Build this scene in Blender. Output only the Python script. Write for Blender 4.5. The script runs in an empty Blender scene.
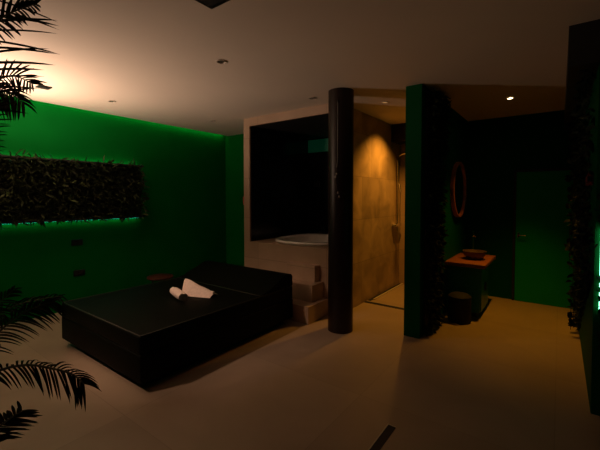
import bpy, bmesh, math, random
from mathutils import Vector, Matrix
R = math.radians
C = bpy.context.scene
COL = C.collection
random.seed(7)

# ------------------------------------------------------------------ camera
cd = bpy.data.cameras.new('camera'); cam = bpy.data.objects.new('camera', cd); COL.objects.link(cam)
cd.sensor_width = 36.0; cd.lens = 351.38/600*36; cd.shift_y = -17.07/600; cd.clip_start = 0.05
cam.location = (0, 0, 1.513); cam.rotation_euler = (R(90-1.75), 0, R(36.47))
C.camera = cam
# ------------------------------------------------------------------ world, exposure
w = bpy.data.worlds.new('world'); C.world = w; w.use_nodes = True
w.node_tree.nodes['Background'].inputs[0].default_value = (0.5, 0.6, 0.7, 1)
w.node_tree.nodes['Background'].inputs[1].default_value = 0.001
C.view_settings.view_transform = 'Standard'; C.view_settings.look = 'None'
C.view_settings.exposure = 0.0; C.view_settings.gamma = 1.0; C.view_settings.use_curve_mapping = False
# light strengths (each lamp is built further down with its own body)
W_UPLIGHT, W_SHOWER, W_CORRIDOR, W_BED = 148.0, 105.0, 82.0, 200.0
C_UPLIGHT, C_SHOWER, C_CORRIDOR, C_BED = (1, .66, .47), (1, .44, .05), (1, .42, .02), (1, .62, .42)
E_LED, E_COVE = .22, .50
C_LED = (0.02, 1.0, 0.55)
H = 2.70

# ------------------------------------------------------------------ materials
def mat(name, col, rough=.6, metal=0., spec=.5, noise=None, emit=None, bump=None, coat=0.):
    m = bpy.data.materials.new(name); m.use_nodes = True; nt = m.node_tree; b = nt.nodes['Principled BSDF']
    b.inputs['Base Color'].default_value = (*col, 1); b.inputs['Roughness'].default_value = rough
    b.inputs['Metallic'].default_value = metal; b.inputs['Specular IOR Level'].default_value = spec
    b.inputs['Coat Weight'].default_value = coat
    tc = nt.nodes.new('ShaderNodeTexCoord')
    if noise:
        sc, amt, detail = noise[:3]; stretch = noise[3] if len(noise) > 3 else (1, 1, 1)
        mp = nt.nodes.new('ShaderNodeMapping'); mp.inputs['Scale'].default_value = stretch
        n = nt.nodes.new('ShaderNodeTexNoise'); n.inputs['Scale'].default_value = sc; n.inputs['Detail'].default_value = detail
        r = nt.nodes.new('ShaderNodeValToRGB'); r.color_ramp.elements[0].position = .3; r.color_ramp.elements[1].position = .7
        r.color_ramp.elements[0].color = (*[c*(1-amt) for c in col], 1); r.color_ramp.elements[1].color = (*[min(1, c*(1+amt)) for c in col], 1)
        nt.links.new(tc.outputs['Object'], mp.inputs[0]); nt.links.new(mp.outputs[0], n.inputs['Vector'])
        nt.links.new(n.outputs['Fac'], r.inputs[0]); nt.links.new(r.outputs[0], b.inputs['Base Color'])
    if bump:
        n2 = nt.nodes.new('ShaderNodeTexNoise'); n2.inputs['Scale'].default_value = bump[0]; n2.inputs['Detail'].default_value = 4
        bp = nt.nodes.new('ShaderNodeBump'); bp.inputs['Strength'].default_value = bump[1]; bp.inputs['Distance'].default_value = .01
        nt.links.new(tc.outputs['Object'], n2.inputs['Vector']); nt.links.new(n2.outputs['Fac'], bp.inputs['Height'])
        nt.links.new(bp.outputs[0], b.inputs['Normal'])
    if emit:
        b.inputs['Emission Color'].default_value = (*emit[0], 1); b.inputs['Emission Strength'].default_value = emit[1]
    return m

def tile_mat(name, col, size, axes, rough=.45, var=.18, joint=.45, nscale=2.5):
    """large tiles: brick texture mapped on two world axes, cloudy stone inside each"""
    m = mat(name, col, rough); nt = m.node_tree; b = nt.nodes['Principled BSDF']
    tc = nt.nodes.new('ShaderNodeTexCoord'); sp = nt.nodes.new('ShaderNodeSeparateXYZ'); cb = nt.nodes.new('ShaderNodeCombineXYZ')
    nt.links.new(tc.outputs['Object'], sp.inputs[0])
    nt.links.new(sp.outputs[axes[0]], cb.inputs[0]); nt.links.new(sp.outputs[axes[1]], cb.inputs[1])
    br = nt.nodes.new('ShaderNodeTexBrick'); br.offset = 0.5 if len(size) > 2 else 0.0
    br.inputs['Scale'].default_value = 1; br.inputs['Brick Width'].default_value = size[0]; br.inputs['Row Height'].default_value = size[1]
    br.inputs['Mortar Size'].default_value = .003; br.inputs['Mortar Smooth'].default_value = .1
    br.inputs['Color1'].default_value = (*[c*(1-var*.4) for c in col], 1); br.inputs['Color2'].default_value = (*[c*(1+var*.4) for c in col], 1)
    br.inputs['Mortar'].default_value = (*[c*joint for c in col], 1)
    nt.links.new(cb.outputs[0], br.inputs['Vector'])
    n = nt.nodes.new('ShaderNodeTexNoise'); n.inputs['Scale'].default_value = nscale; n.inputs['Detail'].default_value = 7; n.inputs['Distortion'].default_value = .8
    nt.links.new(tc.outputs['Object'], n.inputs['Vector'])
    rp = nt.nodes.new('ShaderNodeValToRGB'); rp.color_ramp.elements[0].position = .3; rp.color_ramp.elements[1].position = .72
    rp.color_ramp.elements[0].color = (1-var, 1-var, 1-var, 1); rp.color_ramp.elements[1].color = (1+var*.3,)*3 + (1,)
    nt.links.new(n.outputs['Fac'], rp.inputs[0])
    mx = nt.nodes.new('ShaderNodeMix'); mx.data_type = 'RGBA'; mx.blend_type = 'MULTIPLY'; mx.inputs[0].default_value = 1
    nt.links.new(br.outputs['Color'], mx.inputs[6]); nt.links.new(rp.outputs[0], mx.inputs[7])
    nt.links.new(mx.outputs[2], b.inputs['Base Color'])
    return m

M = {}
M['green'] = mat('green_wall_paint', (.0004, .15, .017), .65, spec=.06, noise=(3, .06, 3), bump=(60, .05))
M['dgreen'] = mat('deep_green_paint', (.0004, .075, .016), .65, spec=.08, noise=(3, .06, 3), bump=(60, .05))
M['door_green'] = mat('door_green_paint', (.0006, .30, .045), .45, spec=.2, noise=(3, .05, 3))
M['ceiling'] = mat('plaster_ceiling', (.80, .70, .60), .8, noise=(1.2, .03, 4), bump=(30, .04))
M['floor'] = tile_mat('beige_floor_tile', (.42, .31, .22), (1.2, 1.2), (0, 1), .42, .14, .84, 1.6)
M['tan_x'] = tile_mat('tan_tile_side', (.46, .31, .18), (.6, .6, 1), (1, 2), .5, .42, .6, 3.0)
M['tan_y'] = tile_mat('tan_tile_front', (.46, .31, .21), (1.2, .6), (0, 2), .5, .15, .6, 2.0)
M['black_tile'] = tile_mat('black_gloss_tile', (.006, .008, .011), (.6, .6), (0, 2), .18, .1, .5)
M['brown_gloss'] = mat('dark_brown_lacquer', (.014, .006, .004), .4, noise=(4, .2, 4, (4, 4, .3)), spec=.35)
M['vinyl'] = mat('dark_green_vinyl', (.0022, .0026, .0012), .55, noise=(9, .12, 4), bump=(180, .08), spec=.07)
M['vinyl_seam'] = mat('vinyl_piping', (.012, .014, .008), .4)
M['black'] = mat('black_plastic', (.008, .008, .008), .35)
M['black_matt'] = mat('black_matt_metal', (.012, .012, .012), .6)
M['white_acrylic'] = mat('white_acrylic', (.88, .85, .80), .2, coat=.3)
M['towel'] = mat('towel_cotton', (.86, .70, .62), .95, noise=(40, .08, 3), bump=(300, .6))
M['chrome'] = mat('chrome', (.75, .75, .76), .15, 1.)
M['wood'] = mat('oiled_wood', (.30, .095, .030), .42, noise=(6, .4, 6, (2, 12, 12)))
M['stool_wood'] = mat('dark_red_wood', (.06, .015, .006), .6, noise=(6, .4, 6, (2, 12, 12)), spec=.2)
M['copper'] = mat('mirror_rim_wood', (.42, .14, .05), .35, noise=(8, .25, 4))
M['mirror'] = mat('mirror_glass', (.7, .75, .72), .03, 1.)
M['basin'] = mat('basin_stone', (.11, .065, .03), .45, noise=(14, .35, 5))
M['soil'] = mat('potting_soil', (.02, .013, .008), .95, noise=(40, .4, 3))
M['leaf'] = mat('leaf_green', (.016, .024, .007), .6, spec=.2, noise=(7, .6, 3))
M['leaf_light'] = mat('leaf_light', (.05, .070, .020), .5, spec=.3, noise=(7, .5, 3))
M['ivy'] = mat('ivy_leaf', (.006, .012, .004), .6, spec=.15, noise=(7, .6, 3))
M['palm'] = mat('palm_leaf', (.016, .018, .007), .5, spec=.2, noise=(5, .4, 3))
M['palm_stem'] = mat('palm_stem', (.06, .05, .02), .5, noise=(9, .3, 3))
M['pot'] = mat('dark_pot', (.03, .028, .026), .5, noise=(12, .2, 3))
M['red'] = mat('red_plastic', (.45, .07, .04), .45)
M['dark_red'] = mat('dark_red_plastic', (.16, .012, .012), .45)
M['teal'] = mat('teal_cabinet', (.008, .22, .13), .35)
M['led'] = mat('led_green', (.1, .9, .5), .4, emit=(C_LED, E_LED*14))
M['cove_led'] = mat('led_cove', (.1, .9, .5), .4, emit=((.02, 1., .38), E_COVE*10))
M['led_white'] = mat('led_pale', (.4, .9, .7), .4, emit=((.25, 1., .62), 3.))
M['bulb'] = mat('bulb_warm', (1, .8, .5), .4, emit=((1, .74, .38), 30.))
M['bulb_dim'] = mat('bulb_lens', (.5, .4, .3), .3, emit=((1, .55, .2), .25))
M['bulb_up'] = mat('bulb_uplight', (1, .8, .6), .4, emit=((1, .7, .45), 6.))
M['off_lens'] = mat('unlit_lens', (.10, .085, .07), .25)
M['rim'] = mat('spot_rim', (.55, .48, .40), .35)
M['panel'] = mat('green_reflection_glow', (.01, .12, .06), .4, emit=((.02, 1., .42), .008))  # weak emission imitates the green wall light reflected in the black tile
M['pale_cord'] = mat('pale_cord', (.35, .34, .33), .4)
M['rubber'] = mat('dark_rubber', (.004, .004, .004), .8)

# ------------------------------------------------------------------ mesh helpers
def box(bm, x0, x1, y0, y1, z0, z1, bev=0.):
    r = bmesh.ops.create_cube(bm, size=1)
    for v in r['verts']:
        v.co = Vector((x0 + (v.co.x+.5)*(x1-x0), y0 + (v.co.y+.5)*(y1-y0), z0 + (v.co.z+.5)*(z1-z0)))
    if bev:
        es = {e for v in r['verts'] for e in v.link_edges}
        bmesh.ops.bevel(bm, geom=list(es), offset=bev, segments=3, profile=.5, affect='EDGES')
    return r['verts']
def tube(bm, pts, rad, n=8, cap=True):
    pts = [Vector(p) for p in pts]; rings = []
    up = Vector((0, 0, 1))
    for i, p in enumerate(pts):
        t = (pts[min(i+1, len(pts)-1)] - pts[max(i-1, 0)]).normalized()
        a = t.cross(up if abs(t.dot(up)) < .95 else Vector((1, 0, 0))).normalized(); b = t.cross(a)
        r = rad[i] if isinstance(rad, (list, tuple)) else rad
        rings.append([bm.verts.new(p + (a*math.cos(k*2*math.pi/n) + b*math.sin(k*2*math.pi/n))*r) for k in range(n)])
    for q in range(len(rings)-1):
        for k in range(n):
            bm.faces.new((rings[q][k], rings[q][(k+1) % n], rings[q+1][(k+1) % n], rings[q+1][k]))
    if cap: bm.faces.new(rings[0][::-1]); bm.faces.new(rings[-1])
def lathe(bm, prof, c=(0, 0, 0), n=32, close=False):
    rings = []
    for r, z in prof:
        rings.append([bm.verts.new((c[0]+r*math.cos(k*2*math.pi/n), c[1]+r*math.sin(k*2*math.pi/n), c[2]+z)) for k in range(n)])
    for q in range(len(rings)-1):
        for k in range(n):
            bm.faces.new((rings[q][k], rings[q][(k+1) % n], rings[q+1][(k+1) % n], rings[q+1][k]))
    bm.faces.new(rings[0][::-1]); bm.faces.new(rings[-1])
def obj(name, bm, m, parent=None, smooth=False):
    me = bpy.data.meshes.new(name)
    if isinstance(bm, bmesh.types.BMesh):
        bmesh.ops.recalc_face_normals(bm, faces=bm.faces)
        bm.to_mesh(me); bm.free()
    else:
        me.from_pydata(bm[0], [], bm[1]); me.update()
    if smooth:
        for p in me.polygons: p.use_smooth = True
        try: me.set_sharp_from_angle(angle=R(40))
        except Exception: pass
    o = bpy.data.objects.new(name, me); COL.objects.link(o)
    for mm in (m if isinstance(m, (list, tuple)) else [m]): me.materials.append(mm)
    if parent:
        o.parent = parent
        o.matrix_parent_inverse = Matrix.Translation(parent.location).inverted() if parent.rotation_euler.z == 0 else parent_inv(parent)
    return o
def parent_inv(p):
    return (Matrix.Translation(p.location) @ p.rotation_euler.to_matrix().to_4x4()).inverted()
def nb(): return bmesh.new()
def tag(o, label, cat, group=None, kind=None):
    o['label'] = label; o['category'] = cat
    if group: o['group'] = group
    if kind: o['kind'] = kind
    return o
def thing(name, loc, label, cat, group=None):
    o = bpy.data.objects.new(name, None); o.empty_display_size = .1; COL.objects.link(o); o.location = loc
    return tag(o, label, cat, group)
def struct(name, bm, m, label=None, cat=None, smooth=False):
    o = obj(name, bm, m, smooth=smooth); o['kind'] = 'structure'
    if label: o['label'] = label
    if cat: o['category'] = cat
    return o
def S(name, boxes, m, label, cat='wall', bev=0.):
    bm = nb()
    for b in boxes: box(bm, *b, bev)
    return struct(name, bm, m, label, cat)

# ------------------------------------------------------------------ room shell
XA, XR, YN = -5.28, 3.2, -2.8         # left wall, right wall, wall behind the camera
S('floor', [(XA-.2, XR+.2, YN-.2, 6.3, -.15, 0)], M['floor'], 'beige large format tiled floor running through the whole dim room', 'floor')
# the ceiling stops 7 cm short of the left wall: a lit shadow gap
S('ceiling', [(XA+.07, XR+.2, YN-.2, 6.3, H, H+.09), (XA-.2, XR+.2, YN-.2, 6.3, H+.17, H+.3)], M['ceiling'], 'pale plaster ceiling lit by a warm glow at the left', 'ceiling')
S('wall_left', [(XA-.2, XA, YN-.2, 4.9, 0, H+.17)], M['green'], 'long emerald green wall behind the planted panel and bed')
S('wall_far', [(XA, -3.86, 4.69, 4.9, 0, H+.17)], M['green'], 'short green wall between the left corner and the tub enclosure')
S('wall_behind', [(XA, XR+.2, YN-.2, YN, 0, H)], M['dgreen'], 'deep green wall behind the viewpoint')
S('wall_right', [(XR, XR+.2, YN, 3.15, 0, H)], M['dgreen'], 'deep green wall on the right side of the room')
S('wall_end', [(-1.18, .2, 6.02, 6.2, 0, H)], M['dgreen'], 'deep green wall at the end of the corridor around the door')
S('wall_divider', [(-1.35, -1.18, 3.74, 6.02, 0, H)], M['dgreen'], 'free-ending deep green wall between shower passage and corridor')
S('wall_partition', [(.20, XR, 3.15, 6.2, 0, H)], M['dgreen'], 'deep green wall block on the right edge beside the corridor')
S('trim_1', [(.03, .2, 3.10, 6.02, 2.42, H)], M['black_matt'], 'black boxed soffit along the top of the right corridor wall', 'soffit')
# tub enclosure
S('wall_tub', [(-3.89, -3.77, 3.82, 3.85, 0, 2.58), (-3.89, -2.24, 3.82, 3.85, 2.58, H),
               (-3.77, -2.36, 3.82, 3.90, 0, .80)], M['tan_y'], 'tan tiled frame and low front wall of the tub enclosure')
S('wall_shower', [(-2.36, -2.24, 3.82, 6.1, 0, H)], M['tan_x'], 'tan stone tiled wall lit orange inside the shower passage')
S('wall_tub_side', [(-3.89, -3.77, 3.85, 5.5, 0, H)], M['black_tile'], 'black gloss tiled side wall of the tub niche')
S('wall_tub_back', [(-3.77, -2.36, 5.35, 5.5, 0, H)], M['black_tile'], 'black gloss tiled back wall of the tub niche')
S('wall_tub_inner', [(-2.375, -2.36, 3.835, 5.35, .845, 2.575)], M['black_tile'], 'black gloss tiled right cheek of the tub niche')
S('ceiling_tub', [(-3.77, -2.36, 3.85, 5.35, 2.58, 2.66)], M['black_matt'], 'black lowered ceiling over the tub niche', 'ceiling')
S('wall_shower_end', [(-2.24, -1.36, 5.95, 6.1, 0, H)], M['tan_y'], 'tan tiled end wall of the shower passage')
S('trim_2', [(-2.24, -1.36, 5.55, 5.95, 2.42, H)], M['brown_gloss'], 'dark brown boxed beam at the end of the shower passage ceiling', 'beam')
# tub deck with a hole
def superell(a, b, ex, n, c, z):
    out = []
    for k in range(n):
        t = 2*math.pi*k/n; ct, st = math.cos(t), math.sin(t)
        out.append((c[0]+a*math.copysign(abs(ct)**(2/ex), ct), c[1]+b*math.copysign(abs(st)**(2/ex), st), z))
    return out
TC = (-3.03, 4.52)
bm = nb(); n = 64
x0, x1, y0, y1 = -3.77, -2.36, 3.82, 5.35
inn = [bm.verts.new(p) for p in superell(.53, .60, 2.6, n, TC, .84)]
inl = [bm.verts.new(p) for p in superell(.53, .60, 2.6, n, TC, .80)]
outv, outl = [], []
for k in range(n):
    t = 2*math.pi*k/n; ct, st = math.cos(t), math.sin(t)
    s = 1e9
    if ct > 1e-6: s = min(s, (x1-TC[0])/ct)
    if ct < -1e-6: s = min(s, (x0-TC[0])/ct)
    if st > 1e-6: s = min(s, (y1-TC[1])/st)
    if st < -1e-6: s = min(s, (y0-TC[1])/st)
    outv.append(bm.verts.new((TC[0]+ct*s, TC[1]+st*s, .84))); outl.append(bm.verts.new((TC[0]+ct*s, TC[1]+st*s, .80)))
# snap nearest ring point to each corner
for cx, cy in ((x0, y0), (x1, y0), (x0, y1), (x1, y1)):
    k = min(range(n), key=lambda i: (outv[i].co.x-cx)**2+(outv[i].co.y-cy)**2)
    outv[k].co.x, outv[k].co.y = cx, cy; outl[k].co.x, outl[k].co.y = cx, cy
for k in range(n):
    j = (k+1) % n
    for A, B in ((inn, outv), (outv, outl), (outl, inl), (inl, inn)):
        bm.faces.new((A[k], A[j], B[j], B[k]))
struct('ledge', bm, M['tan_y'], 'tan tiled deck around the white tub', 'ledge')

# skirting on the left wall and drains
S('baseboard_left', [(XA, XA+.012, YN, 4.69, 0, .06)], M['green'], 'green skirting along the left wall', 'baseboard')

# ------------------------------------------------------------------ column
bm = nb()
lathe(bm, [(.142, 0), (.142, H)], (-1.995, 3.475, 0), 48)
struct('column', bm, M['brown_gloss'], 'round dark brown lacquered column in front of the shower passage', 'column', smooth=True)
px_, py_ = -1.955, 3.335
t = thing('beaded_pendant', (px_, py_, 1.5), 'thin pale cord with small metal beads hanging on the dark round column', 'pendant')
bm = nb(); tube(bm, [(px_, py_, 2.55), (px_, py_, 2.2), (px_, py_-.001, 1.92), (px_-.008, py_-.003, 1.84)], .0028, 6); obj('cord', bm, M['pale_cord'], t)
bm = nb(); box(bm, px_-.007, px_+.007, py_-.012, py_+.01, 2.545, 2.565, .003); obj('hook', bm, M['black_matt'], t)
for q, (dx, z) in enumerate(((-.006, 1.765), (-.018, 1.735), (.014, 1.56), (.029, 1.52))):
    bm = nb(); lathe(bm, [(.002, -.014), (.008, -.009), (.010, 0), (.008, .009), (.002, .014)], (px_+dx, py_-.014, z), 12); obj('bead', bm, M['pale_cord'], t, True)
bm = nb(); tube(bm, [(px_-.008, py_-.003, 1.84), (px_-.007, py_-.014, 1.77), (px_-.018, py_-.014, 1.73), (px_+.014, py_-.014, 1.56), (px_+.029, py_-.014, 1.51)], .0022, 6); obj('bead_string', bm, M['black_matt'], t)

# ------------------------------------------------------------------ LED coves
bm = nb(); box(bm, XA+.055, XA+.068, -2.6, 4.60, H+.03, H+.045)
tag(obj('led_strip', bm, M['cove_led']), 'green light strip hidden in the gap between ceiling and left wall', 'light strip')

# ------------------------------------------------------------------ foliage builders
def leaf_cloud(n, sampler, size, mats, curl=.25, aspect=.45, lim=None):
    vs, fs, mi = [], [], []
    for _ in range(n):
        p, out = sampler(); p = Vector(p); out = Vector(out).normalized()
        d = (out*random.uniform(.1, .9) + Vector((random.gauss(0, .6), random.gauss(0, .6), random.gauss(-.25, .6)))).normalized()
        s = d.cross(Vector((random.gauss(0, 1), random.gauss(0, 1), random.gauss(0, 1)))).normalized(); nn = s.cross(d)
        L = size*random.uniform(.6, 1.35); W = L*aspect*random.uniform(.7, 1.2)
        b = len(vs)
        pts = [p, p+d*L*.3+s*W*.5+nn*W*.15, p+d*L*.3-s*W*.5+nn*W*.15, p+d*L*.3,
               p+d*L*.7+s*W*.4-nn*L*curl*.3+nn*W*.12, p+d*L*.7-s*W*.4-nn*L*curl*.3+nn*W*.12, p+d*L*.7-nn*L*curl*.3, p+d*L-nn*L*curl]
        if lim:                       # leaves never push through what they grow on
            ax, sg, val = lim
            for q in pts:
                if (q[ax]-val)*sg < 0: q[ax] = val
                if q.z < .005: q.z = .005
        vs += [tuple(q) for q in pts]
        f = [(b, b+1, b+3), (b, b+3, b+2), (b+1, b+4, b+6, b+3), (b+3, b+6, b+5, b+2), (b+4, b+7, b+6), (b+6, b+7, b+5)]
        fs += f; k = 0 if random.random() < .78 else 1; mi += [k]*len(f)
    return vs, fs, mi
def foliage(name, data, mats, parent):
    o = obj(name, (data[0], data[1]), mats, parent)
    for p, k in zip(o.data.polygons, data[2]): p.material_index = k
    o['kind'] = 'stuff'
    return o

# ------------------------------------------------------------------ vertical garden on the left wall
t = thing('vertical_garden', (XA, 1.4, 1.22), 'long planted panel of dark leaves on the green left wall, edges glowing green', 'planted panel')
bm = nb(); box(bm, XA+.05, XA+.09, -.4, 2.90, 1.235, 1.97); obj('backing_board', bm, M['black_matt'], t)
for z0, z1 in ((1.205, 1.235), (1.97, 1.995)):
    bm = nb(); box(bm, XA+.09, XA+.19, -.4, 2.90, z0, z1, .004); obj('tray_rail', bm, M['black_matt'], t)
for z0, z1 in ((1.196, 1.21), (1.992, 2.006)):
    bm = nb(); box(bm, XA+.03, XA+.048, -.38, 2.88, z0, z1); o = obj('led_strip', bm, M['led'], t); o['label'] = 'glowing green light strip'
def smp():
    y = random.uniform(-.4, 2.90); z = random.uniform(1.22, 2.0)
    return (XA+random.uniform(.09, .20), y, z), (1, 0, -.15)
foliage('foliage', leaf_cloud(7000, smp, .095, 2, aspect=.22, lim=(0, 1, XA+.09)), [M['leaf'], M['leaf_light']], t)

# ------------------------------------------------------------------ ivy on the divider
t = thing('ivy_panel', (-1.18, 4.2, 0), 'dark ivy growing floor to ceiling on the divider wall beside the mirror', 'ivy')
bm = nb(); box(bm, -1.176, -1.155, 3.86, 4.34, .05, 2.66); obj('backing_board', bm, M['black_matt'], t)
def smp():
    z = random.uniform(.03, 2.66); y = random.uniform(3.82, 4.38)
    return (-1.15+random.uniform(0, .04+.05*max(0, z-1.6)), y, z), (1, -.2, -.3)
foliage('foliage', leaf_cloud(2600, smp, .065, 2, aspect=.4, lim=(0, 1, -1.152)), [M['ivy'], M['leaf']], t)

# ------------------------------------------------------------------ ivy on the right partition
t = thing('hanging_ivy', (.2, 4.6, 2.42), 'curtain of hanging ivy falling from the black soffit beside the green door', 'ivy')
def smp():
    z = 2.5*random.random()**.8; y = random.uniform(3.2, 5.9)
    if abs(y-3.43) < .10 and 1.45 < z < 1.85: y += .22
    return (.195-random.uniform(0, .012+.05*max(0, z-.9)), y, max(z, .12, (5.0-y)*.55)), (-1, -.1, -.4)
foliage('foliage', leaf_cloud(2400, smp, .058, 2, lim=(0, -1, .197)), [M['ivy'], M['leaf']], t)
def strand(y, x, z0, z1, nl=10, sz=.07):
    bm = nb(); pts = [(x+.012*math.sin(k*1.7), y+.015*math.cos(k*1.3), z0+(z1-z0)*k/7) for k in range(8)]
    tube(bm, pts, .003, 5); obj('vine_stem', bm, M['leaf'], t)
    def sm():
        k = random.random(); return (x, y, z0+(z1-z0)*k), (-.6, -.6, -.5)
    vs, fs, mi = leaf_cloud(nl, sm, sz, 2, aspect=.8, lim=(0, -1, .197)); o = obj('vine_leaves', (vs, fs), M['ivy'], t); o['kind'] = 'stuff'
strand(4.95, .13, 2.4, .03, 40, .075); strand(4.8, .15, 2.4, .1, 36, .07); strand(5.3, .11, 2.4, .9, 24, .07); strand(5.6, .12, 2.4, .6, 26, .07); strand(3.9, .15, 2.4, 1.1, 20, .06)

# planted panel on the front of the partition with the pale strip behind
t = thing('vertical_garden', (.9, 3.15, .6), 'planted panel at the right edge of the photo with pale cyan glow beside it', 'planted panel')
bm = nb(); box(bm, .27, 1.6, 3.09, 3.11, .45, 1.95); obj('backing_board', bm, M['black_matt'], t)
for z0, z1 in ((.74, .80), (.83, .86), (.90, .925), (.98, 1.30)):
    bm = nb(); box(bm, .2285, .246, 3.128, 3.145, z0, z1); o = obj('led_strip', bm, M['led_white'], t); o['label'] = 'pale cyan glowing light strip'
def smp():
    return (random.uniform(.27, 1.6), 3.09-random.uniform(0, .1), random.uniform(.42, 1.98)), (0, -1, -.2)
foliage('foliage', leaf_cloud(900, smp, .09, 2, lim=(1, -1, 3.088)), [M['ivy'], M['leaf']], t)
def smp():
    return (random.uniform(.21, .27), 3.12-random.uniform(0, .05), random.uniform(.5, 1.5)), (0, -1, -.2)
foliage('edge_foliage', leaf_cloud(46, smp, .05, 2, lim=(1, -1, 3.125)), [M['ivy'], M['leaf']], t)

# ------------------------------------------------------------------ bed
t = thing('daybed', (-3.3, 2.35, 0), 'large low dark green vinyl daybed with a raised wedge headrest', 'bed')
bm = nb(); box(bm, -3.97, -2.65, 1.50, 3.24, 0, .075); obj('plinth', bm, M['black_matt'], t)
bm = nb(); box(bm, -4.05, -2.55, 1.40, 3.31, .075, .30, .012); obj('base', bm, M['vinyl'], t, True)
bm = nb(); box(bm, -4.05, -2.55, 1.40, 3.31, .302, .45, .022); obj('mattress', bm, M['vinyl'], t, True)
bm = nb(); e = .012
tube(bm, [(-4.05+e, 1.40+e, .446), (-2.55-e, 1.40+e, .446), (-2.55-e, 3.31-e, .446), (-4.05+e, 3.31-e, .446), (-4.05+e, 1.40+e, .446)], .006, 8); obj('piping', bm, M['vinyl_seam'], t, True)
bm = nb()
prof = [(2.74, .452), (2.88, .475), (3.16, .60), (3.26, .605), (3.31, .585), (3.31, .452)]
vl = [bm.verts.new((-4.05, y, z)) for y, z in prof]; vr = [bm.verts.new((-2.55, y, z)) for y, z in prof]
bm.faces.new(vl); bm.faces.new(vr[::-1])
for k in range(6): bm.faces.new((vl[k], vl[(k+1) % 6], vr[(k+1) % 6], vr[k]))
bmesh.ops.bevel(bm, geom=list(bm.edges), offset=.012, segments=3, affect='EDGES')
h = obj('headrest', bm, M['vinyl'], t, True)
bm = nb(); tube(bm, [(-4.04, 2.745, .456), (-2.56, 2.745, .456)], .005, 8); obj('headrest_piping', bm, M['vinyl_seam'], h, True)

# ------------------------------------------------------------------ towels
def spiral_roll(a, b, r0, r1, turns=3.1, thick=.016, flap=.0, lift=0.):
    """roll between a and b, radius r0 -> r1, spiral visible at the ends"""
    a, b = Vector(a), Vector(b); ax = (b-a).normalized(); u = ax.cross(Vector((0, 0, 1))).normalized(); v = u.cross(ax)
    if v.z < 0: v = -v
    bm = nb(); N = int(turns*22); m = 8; grid = []
    for i in range(m+1):
        s = i/m; c = a.lerp(b, s); rr = r0+(r1-r0)*s; puff = 1+.05*math.sin(s*math.pi); row = []
        for side in (0, 1):
            for k in range(N+1):
                f = k/N; ang = f*turns*2*math.pi+.6
                rad = rr*(.18+.82*f)*puff*(1+.02*math.sin(ang*3+s*7)) - (thick*.82 if side else 0)
                rad = max(rad, .002)
                row.append(c + u*math.cos(ang)*rad + v*math.sin(ang)*rad*.92 + ax*(.012*f*math.sin(ang) if i in (0, m) else 0))
        grid.append([bm.verts.new(p) for p in row])
    for i in range(m):
        for side in (0, 1):
            o_ = side*(N+1)
            for k in range(N):
                bm.faces.new((grid[i][o_+k], grid[i][o_+k+1], grid[i+1][o_+k+1], grid[i+1][o_+k]))
        bm.faces.new((grid[i][0], grid[i+1][0], grid[i+1][N+1], grid[i][N+1]))
        bm.faces.new((grid[i][N], grid[i+1][N], grid[i+1][2*N+1], grid[i][2*N+1]))
    for i in (0, m):
        for k in range(N): bm.faces.new((grid[i][k], grid[i][k+1], grid[i][N+1+k+1], grid[i][N+1+k]))
    return bm
o = obj('rolled_towel', spiral_roll((-3.34, 2.23, .503), (-3.05, 2.14, .503), .054, .052), M['towel'], smooth=True)
tag(o, 'pale pinkish towel rolled tight lying in front on the dark bed', 'towel', 'towels on the daybed')
# second towel: loosely folded, propped against the first, tall open left end tapering to the right
t = thing('folded_towel', (-3.2, 2.4, .45), 'pale folded towel with a peaked left end leaning behind the rolled towel', 'towel', 'towels on the daybed')
bm = nb()
A, B = Vector((-3.27, 2.36, .452)), Vector((-2.95, 2.45, .452)); m = 12; rows = []
for i in range(m+1):
    s = i/m; c = A.lerp(B, s); hgt = .13*(1-s)**.85+.03; wd = .10-.03*s
    pr = [(-wd, .0), (-wd*.8, hgt*.35), (-wd*.25, hgt*.93), (0, hgt), (wd*.35, hgt*.85), (wd*.9, hgt*.3), (wd, 0),
          (wd*.8, .012), (wd*.2, hgt*.62), (0, hgt*.74), (-wd*.2, hgt*.66), (-wd*.75, .012)]
    u = Vector((-.17, .98, 0)).normalized()
    rows.append([bm.verts.new(c+u*p+Vector((0, 0, q*(1+.04*math.sin(9*s+p*40)))) + Vector((-.05*q/.15, 0, 0))*(1 if i == 0 else .6)) for p, q in pr])
for i in range(m):
    for k in range(12): bm.faces.new((rows[i][k], rows[i][(k+1) % 12], rows[i+1][(k+1) % 12], rows[i+1][k]))
bm.faces.new(rows[-1])
for k in range(6):
    if k < 6: pass
for k in range(5): bm.faces.new((rows[0][k], rows[0][k+1], rows[0][10-k], rows[0][11-k]))
bm.faces.new((rows[0][5], rows[0][6], rows[0][7], ))
obj('outer_fold', bm, M['towel'], t, True)
bm = spiral_roll((-3.25, 2.37, .488), (-2.97, 2.45, .480), .034, .026, 2.2, .012); obj('inner_roll', bm, M['towel'], t, True)

# ------------------------------------------------------------------ low stool between bed and wall
t = thing('stool', (-4.75, 2.9, 0), 'small low stool with reddish brown top between the bed and green wall', 'stool')
bm = nb(); lathe(bm, [(.17, 0), (.185, .008), (.185, .024), (.175, .032)], (-4.66, 2.88, .335), 32); obj('seat', bm, M['stool_wood'], t, True)
for k in range(3):
    a = .5+k*2*math.pi/3; bm = nb()
    tube(bm, [(-4.66+.15*math.cos(a), 2.88+.15*math.sin(a), 0), (-4.66+.11*math.cos(a), 2.88+.11*math.sin(a), .336)], .013, 10); obj('leg', bm, M['black'], t, True)

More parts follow.
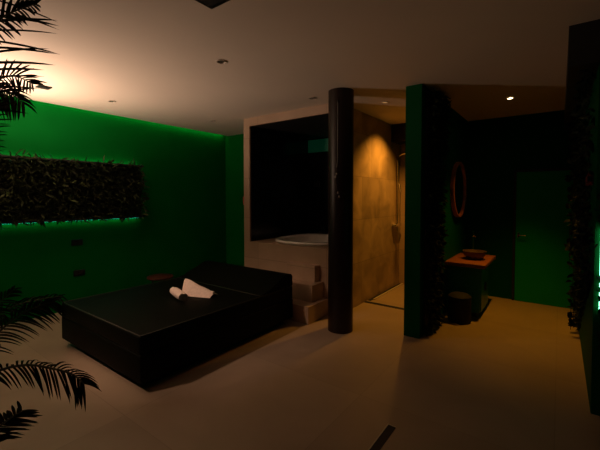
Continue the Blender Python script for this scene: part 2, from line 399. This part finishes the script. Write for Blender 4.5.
# ------------------------------------------------------------------ tub, steps, tap
t = thing('bathtub', (TC[0], TC[1], .4), 'white oval bathtub set into the tan deck of the dark niche', 'bathtub')
bm = nb(); n = 64
L = [(.53, .60, .845), (.56, .63, .845), (.575, .645, .862), (.56, .63, .885), (.50, .57, .885), (.47, .54, .87), (.44, .51, .70), (.38, .44, .46), (.2, .25, .42)]
rings = [[bm.verts.new(p) for p in superell(a-.02, b-.02, 2.6, n, TC, z)] for a, b, z in L]
for q in range(len(rings)-1):
    for k in range(n): bm.faces.new((rings[q][k], rings[q][(k+1) % n], rings[q+1][(k+1) % n], rings[q+1][k]))
bm.faces.new(rings[-1])
obj('tub_shell', bm, M['white_acrylic'], t, True)
bm = nb(); lathe(bm, [(.03, 0), (.032, .004), (.01, .006)], (TC[0], TC[1], .421), 20); obj('drain', bm, M['chrome'], t, True)
t = thing('bath_tap', (-3.42, 5.18, .84), 'black curved tap standing at the back of the tub', 'tap')
bm = nb(); tube(bm, [(-3.30, 5.18, .84), (-3.30, 5.18, .95), (-3.29, 5.15, .985), (-3.27, 5.08, .99), (-3.265, 5.05, .965)], .014, 10); obj('spout', bm, M['black'], t, True)
bm = nb(); lathe(bm, [(.028, 0), (.028, .012), (.016, .016)], (-3.30, 5.18, .84), 20); obj('base', bm, M['black'], t, True)
bm = nb(); tube(bm, [(-3.38, 5.2, .84), (-3.38, 5.2, .89), (-3.43, 5.2, .91)], .009, 8); obj('handle', bm, M['black'], t, True)
t = thing('tub_steps', (-2.7, 3.6, 0), 'three tan tiled steps leading up to the white tub', 'steps')
for k, (yy, xl, xr) in enumerate(((3.37, -2.97, -2.37), (3.55, -2.97, -2.44), (3.70, -2.96, -2.50))):
    bm = nb(); box(bm, xl, xr, yy, 3.819, k*.21, (k+1)*.21-.001, .004); obj('step', bm, M['tan_y'], t)

# panel added in the niche, its glow stands for a green reflection
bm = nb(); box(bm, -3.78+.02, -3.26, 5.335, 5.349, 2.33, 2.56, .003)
tag(obj('reflection_panel', bm, M['panel']), 'added panel whose dim glow imitates a green reflection high on the back wall of the tub niche', 'panel')
t = thing('wall_shelf', (-3.35, 5.33, 1.6), 'small dark bracket with grey tips on the back wall of the tub niche', 'bracket')
bm = nb(); box(bm, -3.62, -3.46, 5.30, 5.349, 1.70, 1.715, .002); obj('shelf_plate', bm, M['black_matt'], t)
for k in range(3):
    bm = nb(); lathe(bm, [(.008, 0), (.012, .01), (.012, .07), (.006, .085), (.006, .1)], (-3.60+.05*k, 5.325, 1.7155), 12); obj('bottle', bm, M['pot'], t, True)

# ------------------------------------------------------------------ shower passage details
t = thing('floor_channel', (-1.8, 4.6, 0), 'dark linear drain channel across the shower passage floor', 'drain')
bm = nb(); box(bm, -2.24, -1.36, 4.58, 4.65, -.01, .004); obj('channel', bm, M['black_matt'], t)
bm = nb(); box(bm, -2.235, -1.365, 4.655, 4.665, -.01, .006); obj('edge_profile', bm, M['rim'], t)
bm = nb()
box(bm, -2.19, -2.165, 4.78, 5.95, -.01, .014); o = obj('tray_edge', bm, M['rim']); tag(o, 'pale metal edge strip along the tan wall on the shower floor', 'edge strip')
bm = nb(); box(bm, -2.235, -2.192, 4.70, 5.95, -.01, .005); o = obj('side_channel', bm, M['black_matt']); tag(o, 'dark drain slot running along the foot of the tan wall', 'drain')
t = thing('shower_column', (-2.24, 5.70, .9), 'slim chrome shower column on the tan wall at the passage end', 'shower')
bm = nb(); tube(bm, [(-2.19, 5.72, .95), (-2.19, 5.72, 2.12), (-2.17, 5.72, 2.2), (-2.10, 5.72, 2.23), (-1.90, 5.72, 2.23), (-1.86, 5.72, 2.20)], .011, 10); obj('riser_pipe', bm, M['chrome'], t, True)
bm = nb(); lathe(bm, [(.02, .03), (.11, .008), (.11, 0), (.02, -.002)], (-1.86, 5.72, 2.17), 28); obj('rain_head', bm, M['chrome'], t, True)
bm = nb(); box(bm, -2.24, -2.16, 5.58, 5.86, 1.02, 1.07, .012); obj('mixer_bar', bm, M['chrome'], t, True)
bm = nb(); tube(bm, [(-2.17, 5.70, 1.75), (-2.13, 5.66, 1.72), (-2.11, 5.64, 1.60)], .013, 10); obj('hand_shower', bm, M['chrome'], t, True)
bm = nb(); tube(bm, [(-2.17, 5.66, 1.06), (-2.12, 5.62, .8), (-2.1, 5.6, .95), (-2.11, 5.62, 1.3), (-2.11, 5.64, 1.6)], .006, 8); obj('hose', bm, M['chrome'], t, True)
# slot in the main floor
t = thing('floor_slot', (-.86, 1.3, 0), 'dark narrow slot drain in the beige floor near the bottom edge', 'drain')
bm = nb(); box(bm, -.888, -.838, .55, 2.19, -.01, .003); obj('channel', bm, M['black_matt'], t)
bm = nb(); box(bm, -.896, -.889, .55, 2.197, -.01, .004); box(bm, -.889, -.838, 2.191, 2.197, -.01, .004); obj('edge_profile', bm, M['rim'], t)

# ------------------------------------------------------------------ mirror, vanity, basin, tap, bin
t = thing('wall_mirror', (-1.18, 5.4, 1.62), 'round mirror with copper brown rim on the dark green divider wall', 'mirror')
def disc_x(bm, cy, cz, prof, n=48):     # prof (radius, x)
    rings = [[bm.verts.new((x, cy+r*math.cos(k*2*math.pi/n), cz+r*math.sin(k*2*math.pi/n))) for k in range(n)] for r, x in prof]
    for q in range(len(rings)-1):
        for k in range(n): bm.faces.new((rings[q][k], rings[q][(k+1) % n], rings[q+1][(k+1) % n], rings[q+1][k]))
    return rings
bm = nb(); r_ = disc_x(bm, 5.36, 1.62, [(.36, -1.178), (.395, -1.178), (.395, -1.135), (.388, -1.128), (.368, -1.128), (.362, -1.135), (.36, -1.178)]); obj('rim', bm, M['copper'], t, True)
bm = nb(); r_ = disc_x(bm, 5.36, 1.62, [(.364, -1.17), (.364, -1.150)]); bm.faces.new(r_[0]); bm.faces.new(r_[1]); obj('glass', bm, M['mirror'], t)

t = thing('vanity', (-.95, 4.95, 0), 'washstand with reddish wooden top and teal cabinet against the divider wall', 'vanity')
bm = nb(); box(bm, -1.178, -.71, 4.72, 5.62, .64, .69, .006); obj('countertop', bm, M['wood'], t, True)
bm = nb(); box(bm, -1.178, -.78, 4.82, 5.36, .06, .634, .004); obj('cabinet', bm, M['teal'], t)
bm = nb(); box(bm, -1.178, -.82, 4.86, 5.34, 0, .06); obj('toe_kick', bm, M['black_matt'], t)
d_ = nb(); box(d_, -.779, -.763, 4.83, 5.085, .08, .62, .003); dd = obj('door', d_, M['teal'], t)
b_ = nb(); box(b_, -.762, -.752, 5.05, 5.06, .30, .42, .002); obj('handle', b_, M['black'], dd)
d_ = nb(); box(d_, -.779, -.763, 5.095, 5.35, .08, .62, .003); dd = obj('door', d_, M['teal'], t)
b_ = nb(); box(b_, -.762, -.752, 5.12, 5.13, .30, .42, .002); obj('handle', b_, M['black'], dd)
bm = nb(); lathe(bm, [(.06, 0), (.10, .02), (.135, .065), (.145, .11), (.135, .11), (.122, .065), (.08, .03), (.02, .022)], (-.90, 5.12, .69), 36)
tag(obj('vessel_basin', bm, M['basin'], smooth=True), 'round brown stone bowl basin standing on the wooden vanity top', 'basin')
t = thing('basin_tap', (-1.1, 5.2, .69), 'tall slim dark tap with a chrome glint behind the stone basin', 'tap')
bm = nb(); tube(bm, [(-.98, 5.48, .69), (-.98, 5.48, .95), (-.97, 5.46, .985), (-.95, 5.41, .985), (-.935, 5.37, .965)], .012, 10); obj('spout', bm, M['chrome'], t, True)
bm = nb(); tube(bm, [(-.98, 5.48, .985), (-.985, 5.485, 1.04)], .007, 8); obj('lever', bm, M['chrome'], t, True)
bm = nb(); lathe(bm, [(.024, 0), (.024, .01), (.014, .012)], (-.98, 5.48, .69), 20); obj('base', bm, M['black'], t, True)
t = thing('waste_bin', (-.96, 4.57, 0), 'small black pedal bin on the floor in front of the vanity', 'bin')
bm = nb(); lathe(bm, [(.125, 0), (.13, .012), (.13, .29), (.124, .295)], (-.96, 4.57, 0), 36); obj('body', bm, M['rubber'], t, True)
bm = nb(); lathe(bm, [(.132, .296), (.132, .312), (.10, .338), (.03, .348)], (-.96, 4.57, 0), 36); obj('lid', bm, M['rubber'], t, True)
bm = nb(); box(bm, -.99, -.93, 4.40, 4.435, .01, .022, .003); obj('pedal', bm, M['chrome'], t)

# ------------------------------------------------------------------ door
bm = nb(); box(bm, -.51, .185, 5.985, 6.02, 0, 1.875, .002); d = struct('door_1', bm, M['door_green'], 'flush green door at the end of the corridor', 'door')
bm = nb(); box(bm, -.545, -.515, 5.975, 6.02, 0, 1.905); box(bm, -.545, .195, 5.975, 6.02, 1.88, 1.91); obj('door_frame', bm, M['black_matt'], d)
bm = nb(); tube(bm, [(-.475, 5.985, .965), (-.475, 5.94, .965), (-.47, 5.935, .965), (-.38, 5.935, .965)], .007, 10); obj('door_handle', bm, M['chrome'], d, True)
bm = nb(); box(bm, -.49, -.46, 5.978, 5.986, .93, 1.0, .002); obj('handle_rose', bm, M['chrome'], d)

# ------------------------------------------------------------------ wall boxes and sockets
bm = nb(); box(bm, -4.80, -4.73, 4.63, 4.689, 1.53, 1.61, .004)
t = thing('call_box', (-4.42, 4.2, 1.4), 'small orange red box on the green wall beside the tub enclosure', 'call box')
bm.free()
bm = nb(); box(bm, -3.955, -3.892, 3.86, 3.93, 1.42, 1.52, .004); obj('housing', bm, M['red'], t)
bm = nb(); box(bm, -3.952, -3.892, 3.862, 3.928, 1.395, 1.416, .002); obj('base_plate', bm, M['red'], t)
def socket(y, z, label):
    t = thing('wall_socket', (XA, y, z), label, 'socket', 'sockets on the left wall')
    bm = nb(); box(bm, XA, XA+.012, y-.07, y+.07, z-.04, z+.04, .004); obj('plate', bm, M['black'], t)
    for s in (-.035, .035):
        bm = nb(); disc = disc_x(bm, y+s, z, [(.024, XA+.0125), (.024, XA+.015), (.018, XA+.013)], 20); bm.faces.new(disc[-1]); obj('outlet', bm, M['black_matt'], t)
socket(2.03, .90, 'black double socket on the green wall, the upper of the two below the plants')
socket(2.05, .48, 'black double socket on the green wall, the lower of the two near the bed')
t = thing('call_box', (.18, 3.43, 1.65), 'small dark red alarm box on the right wall block beside the hanging ivy', 'call box')
bm = nb(); box(bm, .155, .199, 3.40, 3.46, 1.60, 1.70, .004); obj('housing', bm, M['dark_red'], t)
bm = nb(); box(bm, .163, .190, 3.394, 3.3995, 1.63, 1.67, .002); obj('button', bm, M['black'], t)

# ------------------------------------------------------------------ ceiling fittings
t = thing('ceiling_box', (-1.45, 1.15, H), 'square black box fixed to the ceiling, cut by the top edge', 'ceiling box')
bm = nb(); box(bm, -1.725, -1.20, .90, 1.43, H-.05, H-.001, .012); obj('housing', bm, M['black'], t)
bm = nb(); box(bm, -1.68, -1.25, .95, 1.385, H-.062, H-.05, .003); obj('grille', bm, M['black_matt'], t)
def downlight(x, y, label, r=.045, lens='off_lens', g='recessed ceiling spots'):
    t = thing('ceiling_spot', (x, y, H), label, 'ceiling spot', g)
    bm = nb(); n = 28
    prof = [(r, -.001), (r, -.006), (r*.82, -.008), (r*.74, -.003)]
    rings = [[bm.verts.new((x+q*math.cos(k*2*math.pi/n), y+q*math.sin(k*2*math.pi/n), H+z)) for k in range(n)] for q, z in prof]
    for a in range(3):
        for k in range(n): bm.faces.new((rings[a][k], rings[a][(k+1) % n], rings[a+1][(k+1) % n], rings[a+1][k]))
    obj('ring', bm, M['rim'], t, True)
    bm = nb(); lathe(bm, [(r*.73, -.0025), (r*.70, -.0035)], (x, y, H), 24); obj('lens', bm, M[lens], t)
    return t
def spot(parent, loc, target, energy, col, size, blend, rad):
    l = bpy.data.lights.new('spot_lamp', 'SPOT'); l.energy = energy; l.color = col; l.spot_size = R(size); l.spot_blend = blend; l.shadow_soft_size = rad
    o = bpy.data.objects.new('lamp', l); COL.objects.link(o); o.parent = parent; o.matrix_parent_inverse = Matrix.Translation(parent.location).inverted()
    o.location = loc; o.rotation_euler = (Vector(target)-Vector(loc)).to_track_quat('-Z', 'Y').to_euler()
downlight(-2.40, 2.09, 'unlit round ceiling spot with pale rim above the bed')
downlight(-4.47, 2.14, 'tiny unlit ceiling spot over the right end of the wall plants')
downlight(-4.35, 3.62, 'tiny unlit ceiling spot near the green left corner')
downlight(-2.41, 3.50, 'tiny unlit ceiling spot in front of the tub niche')
t = downlight(-.50, 4.91, 'small lit ceiling spot glowing warm over the corridor', .034, 'bulb')
spot(t, (-.5, 4.91, H-.02), (-.45, 4.85, 0), W_CORRIDOR, C_CORRIDOR, 76, 1., .03)
t = downlight(-3.4, -.3, 'ceiling spot behind the viewpoint aimed at the towels', .05, 'bulb_dim')
spot(t, (-3.4, -.3, H-.02), (-3.15, 2.15, .3), W_BED, C_BED, 44, 1., .05)
downlight(-1.78, 4.19, 'dim ceiling spot just inside the shower passage', .045, 'bulb_dim')
t = downlight(-1.74, 5.05, 'ceiling spot deep in the shower passage washing the tan wall', .045, 'bulb_dim')
spot(t, (-1.74, 5.05, H-.02), (-2.24, 5.02, .35), W_SHOWER, C_SHOWER, 112, 1., .03)
t = thing('ceiling_spot', (-4.47, 1.43, H), 'square black ceiling spot in the brightest patch beside the palm', 'ceiling spot', 'recessed ceiling spots')
bm = nb(); box(bm, -4.54, -4.42, 1.37, 1.49, H-.012, H-.001, .003); obj('frame', bm, M['black'], t)
bm = nb(); box(bm, -4.52, -4.44, 1.39, 1.47, H-.018, H-.0125, .002); obj('lens', bm, M['black_matt'], t)

# ------------------------------------------------------------------ floor uplighter (left of the frame, behind the palm)
ux, uy = -4.56, .88
t = thing('floor_uplighter', (ux, uy, 0), 'black floor uplighter behind the tall palm throwing warm light on the ceiling', 'floor lamp')
bm = nb(); lathe(bm, [(.15, 0), (.15, .02), (.03, .03)], (ux, uy, 0), 32); obj('base', bm, M['black_matt'], t, True)
bm = nb(); tube(bm, [(ux, uy, .025), (ux, uy, 1.62)], .013, 12); obj('pole', bm, M['black_matt'], t, True)
bm = nb(); lathe(bm, [(.02, 0), (.09, .03), (.14, .10), (.134, .10), (.085, .038), (.02, .012)], (ux, uy, 1.615), 32); obj('lamp_shade', bm, M['black_matt'], t, True)
bm = nb(); lathe(bm, [(.03, 0), (.055, .012), (.03, .024)], (ux, uy, 1.645), 24); obj('bulb', bm, M['bulb_up'], t, True)
spot(t, (ux, uy, 1.76), (ux+.36, uy+.45, 2.7), W_UPLIGHT, C_UPLIGHT, 154, .85, .09)

# ------------------------------------------------------------------ palm at the left edge
CAMN = Vector((.96, -.25, .05)).normalized()
def interp(P, f):
    """Catmull-Rom through the control points"""
    n = len(P)-1; x = min(max(f*n, 0), n-1e-6); i = int(x); u = x-i
    p0, p1, p2, p3 = P[max(i-1, 0)], P[i], P[i+1], P[min(i+2, n)]
    return .5*((2*p1)+(p2-p0)*u+(2*p0-5*p1+4*p2-p3)*u*u+(3*p1-p0-3*p2+p3)*u*u*u)
def frond(parent, ctrl, L, n, start=.45, droop=.35, ang=55, tip_f=.55, width=.011, sides=(1, -1), jitter=.1, N=CAMN, fall=.45):
    P = [Vector(c) for c in ctrl]
    vs, fs = [], []
    for i in range(n):
        f = start+(1-start)*(i+.5)/n; p = interp(P, f); tg = (interp(P, min(f+.02, 1))-interp(P, f-.02)).normalized()
        g = (f-start)/(1-start); ll = L*(math.sin(math.pi*min(.18+g*.62, 1))*.55+.45)*(1-(1-tip_f)*g**2)
        for sd in sides:
            side = tg.cross(N).normalized()*sd
            a = R(ang*(1-fall*g)+random.gauss(0, 5)); l2 = ll*(1+random.uniform(-jitter, jitter))
            d = tg*math.cos(a)+side*math.sin(a)+N*random.gauss(0, .13); d.normalize()
            wv = d.cross(N).normalized()*(width*.5); wv += N*random.uniform(-.3, .3)*width
            K = 6; b = len(vs)
            for k in range(K+1):
                s = k/K; q = p+d*l2*s+Vector((0, 0, -1))*droop*l2*s*s
                wk = (math.sin(math.pi*(.12+.88*s)))**.6 if s < 1 else 0
                vs += [tuple(q+wv*wk), tuple(q-N*width*.18*wk), tuple(q-wv*wk)]
            for k in range(K):
                o_ = b+3*k; fs += [(o_, o_+1, o_+4, o_+3), (o_+1, o_+2, o_+5, o_+4)]
    fr = obj('frond', (vs, fs), M['palm'], parent)
    bm = nb(); m = 22; tube(bm, [interp(P, k/m) for k in range(m+1)], [.010-.0075*k/m for k in range(m+1)], 7); obj('stem', bm, M['palm_stem'], fr, True)
    return fr
POT = (-2.82, .30)
t = thing('potted_palm', (POT[0], POT[1], 0), 'tall potted palm at the left edge with long arching fronds reaching into view', 'palm')
bm = nb(); lathe(bm, [(.13, 0), (.15, .01), (.19, .36), (.20, .38), (.185, .38), (.18, .34), (.02, .335)], (POT[0], POT[1], 0), 36); obj('pot', bm, M['pot'], t, True)
bm = nb(); lathe(bm, [(.178, .3355), (.17, .348), (.02, .352)], (POT[0], POT[1], 0), 28); obj('soil', bm, M['soil'], t)
FR = {
'F1': [(-2.685, 0.358, 0.957), (-2.573, 0.399, 1.498), (-2.378, 0.436, 1.947), (-2.284, 0.452, 2.176), (-2.198, 0.461, 2.368), (-2.098, 0.479, 2.547)],
'F2': [(-2.872, 0.343, 0.928), (-2.838, 0.392, 1.554), (-2.685, 0.458, 1.969), (-2.497, 0.541, 2.114), (-2.331, 0.603, 2.151), (-2.181, 0.649, 2.092)],
'F3': [(-2.918, 0.309, 0.928), (-2.957, 0.369, 1.613), (-2.917, 0.478, 2.093), (-2.775, 0.587, 2.165), (-2.664, 0.668, 2.141), (-2.585, 0.723, 2.069)],
'F4': [(-2.7, 0.341, 0.795), (-2.578, 0.387, 1.288), (-2.424, 0.453, 1.652), (-2.386, 0.487, 1.806), (-2.367, 0.505, 1.934), (-2.357, 0.516, 2.01)],
'F5': [(-2.689, 0.363, 1.173), (-2.54, 0.377, 1.908), (-2.327, 0.422, 2.225), (-2.101, 0.467, 2.292), (-1.958, 0.512, 2.329), (-1.813, 0.557, 2.337)],
'B1': [(-2.39, 0.304, 0.339), (-2.229, 0.369, 0.561), (-2.065, 0.434, 0.708), (-1.887, 0.505, 0.773), (-1.76, 0.562, 0.774), (-1.661, 0.61, 0.758), (-1.619, 0.639, 0.716)],
'B2': [(-2.387, 0.299, 0.145), (-2.224, 0.363, 0.303), (-2.085, 0.408, 0.417), (-1.95, 0.449, 0.522), (-1.83, 0.479, 0.601)],
'B3': [(-2.814, 0.36, 0.245), (-2.682, 0.469, 0.558), (-2.571, 0.558, 0.723), (-2.468, 0.638, 0.837), (-2.377, 0.707, 0.894), (-2.305, 0.762, 0.917)],
'B4': [(-2.957, 0.381, 0.301), (-2.866, 0.459, 0.6), (-2.764, 0.542, 0.791), (-2.679, 0.608, 0.887), (-2.613, 0.66, 0.964)],
'B5': [(-3.097, 0.397, 0.181), (-3.002, 0.48, 0.494), (-2.875, 0.582, 0.713), (-2.818, 0.689, 0.804), (-2.745, 0.807, 0.84), (-2.609, 0.909, 0.866)],
}
root = (POT[0], POT[1], .34)
mid = lambda p: (POT[0]*.6+p[0]*.4, POT[1]*.6+p[1]*.4, .34+(p[2]-.34)*.45)
def ctrl(k, skip=0):
    P = FR[k][skip:]; return [root, mid(P[0])] + P
frond(t, ctrl('F1'), .34, 17, .56, .13, 66, .9, .012, (1, -1), .06, CAMN, .02)
frond(t, ctrl('F5'), .12, 22, .62, .2, 55, .5, .010)
frond(t, ctrl('F2'), .16, 20, .62, .20, 62, .5, .009)
frond(t, ctrl('F3'), .17, 22, .60, .5, 62, .5, .011)
frond(t, ctrl('F4'), .11, 18, .62, .10, 80, .9, .008)
frond(t, ctrl('B1', 1), .095, 28, .40, .6, 62, .95, .009)
frond(t, [(-2.72, .28, .345), (-2.5, .27, .40)]+FR['B2'][1:], .15, 18, .5, .1, 50, .7, .012)
frond(t, ctrl('B3', 1), .17, 26, .4, .5, 50, .6, .012)
frond(t, ctrl('B4', 1), .13, 18, .4, .3, 50, .5, .010)
frond(t, ctrl('B5', 1), .12, 22, .4, .45, 50, .5, .010)
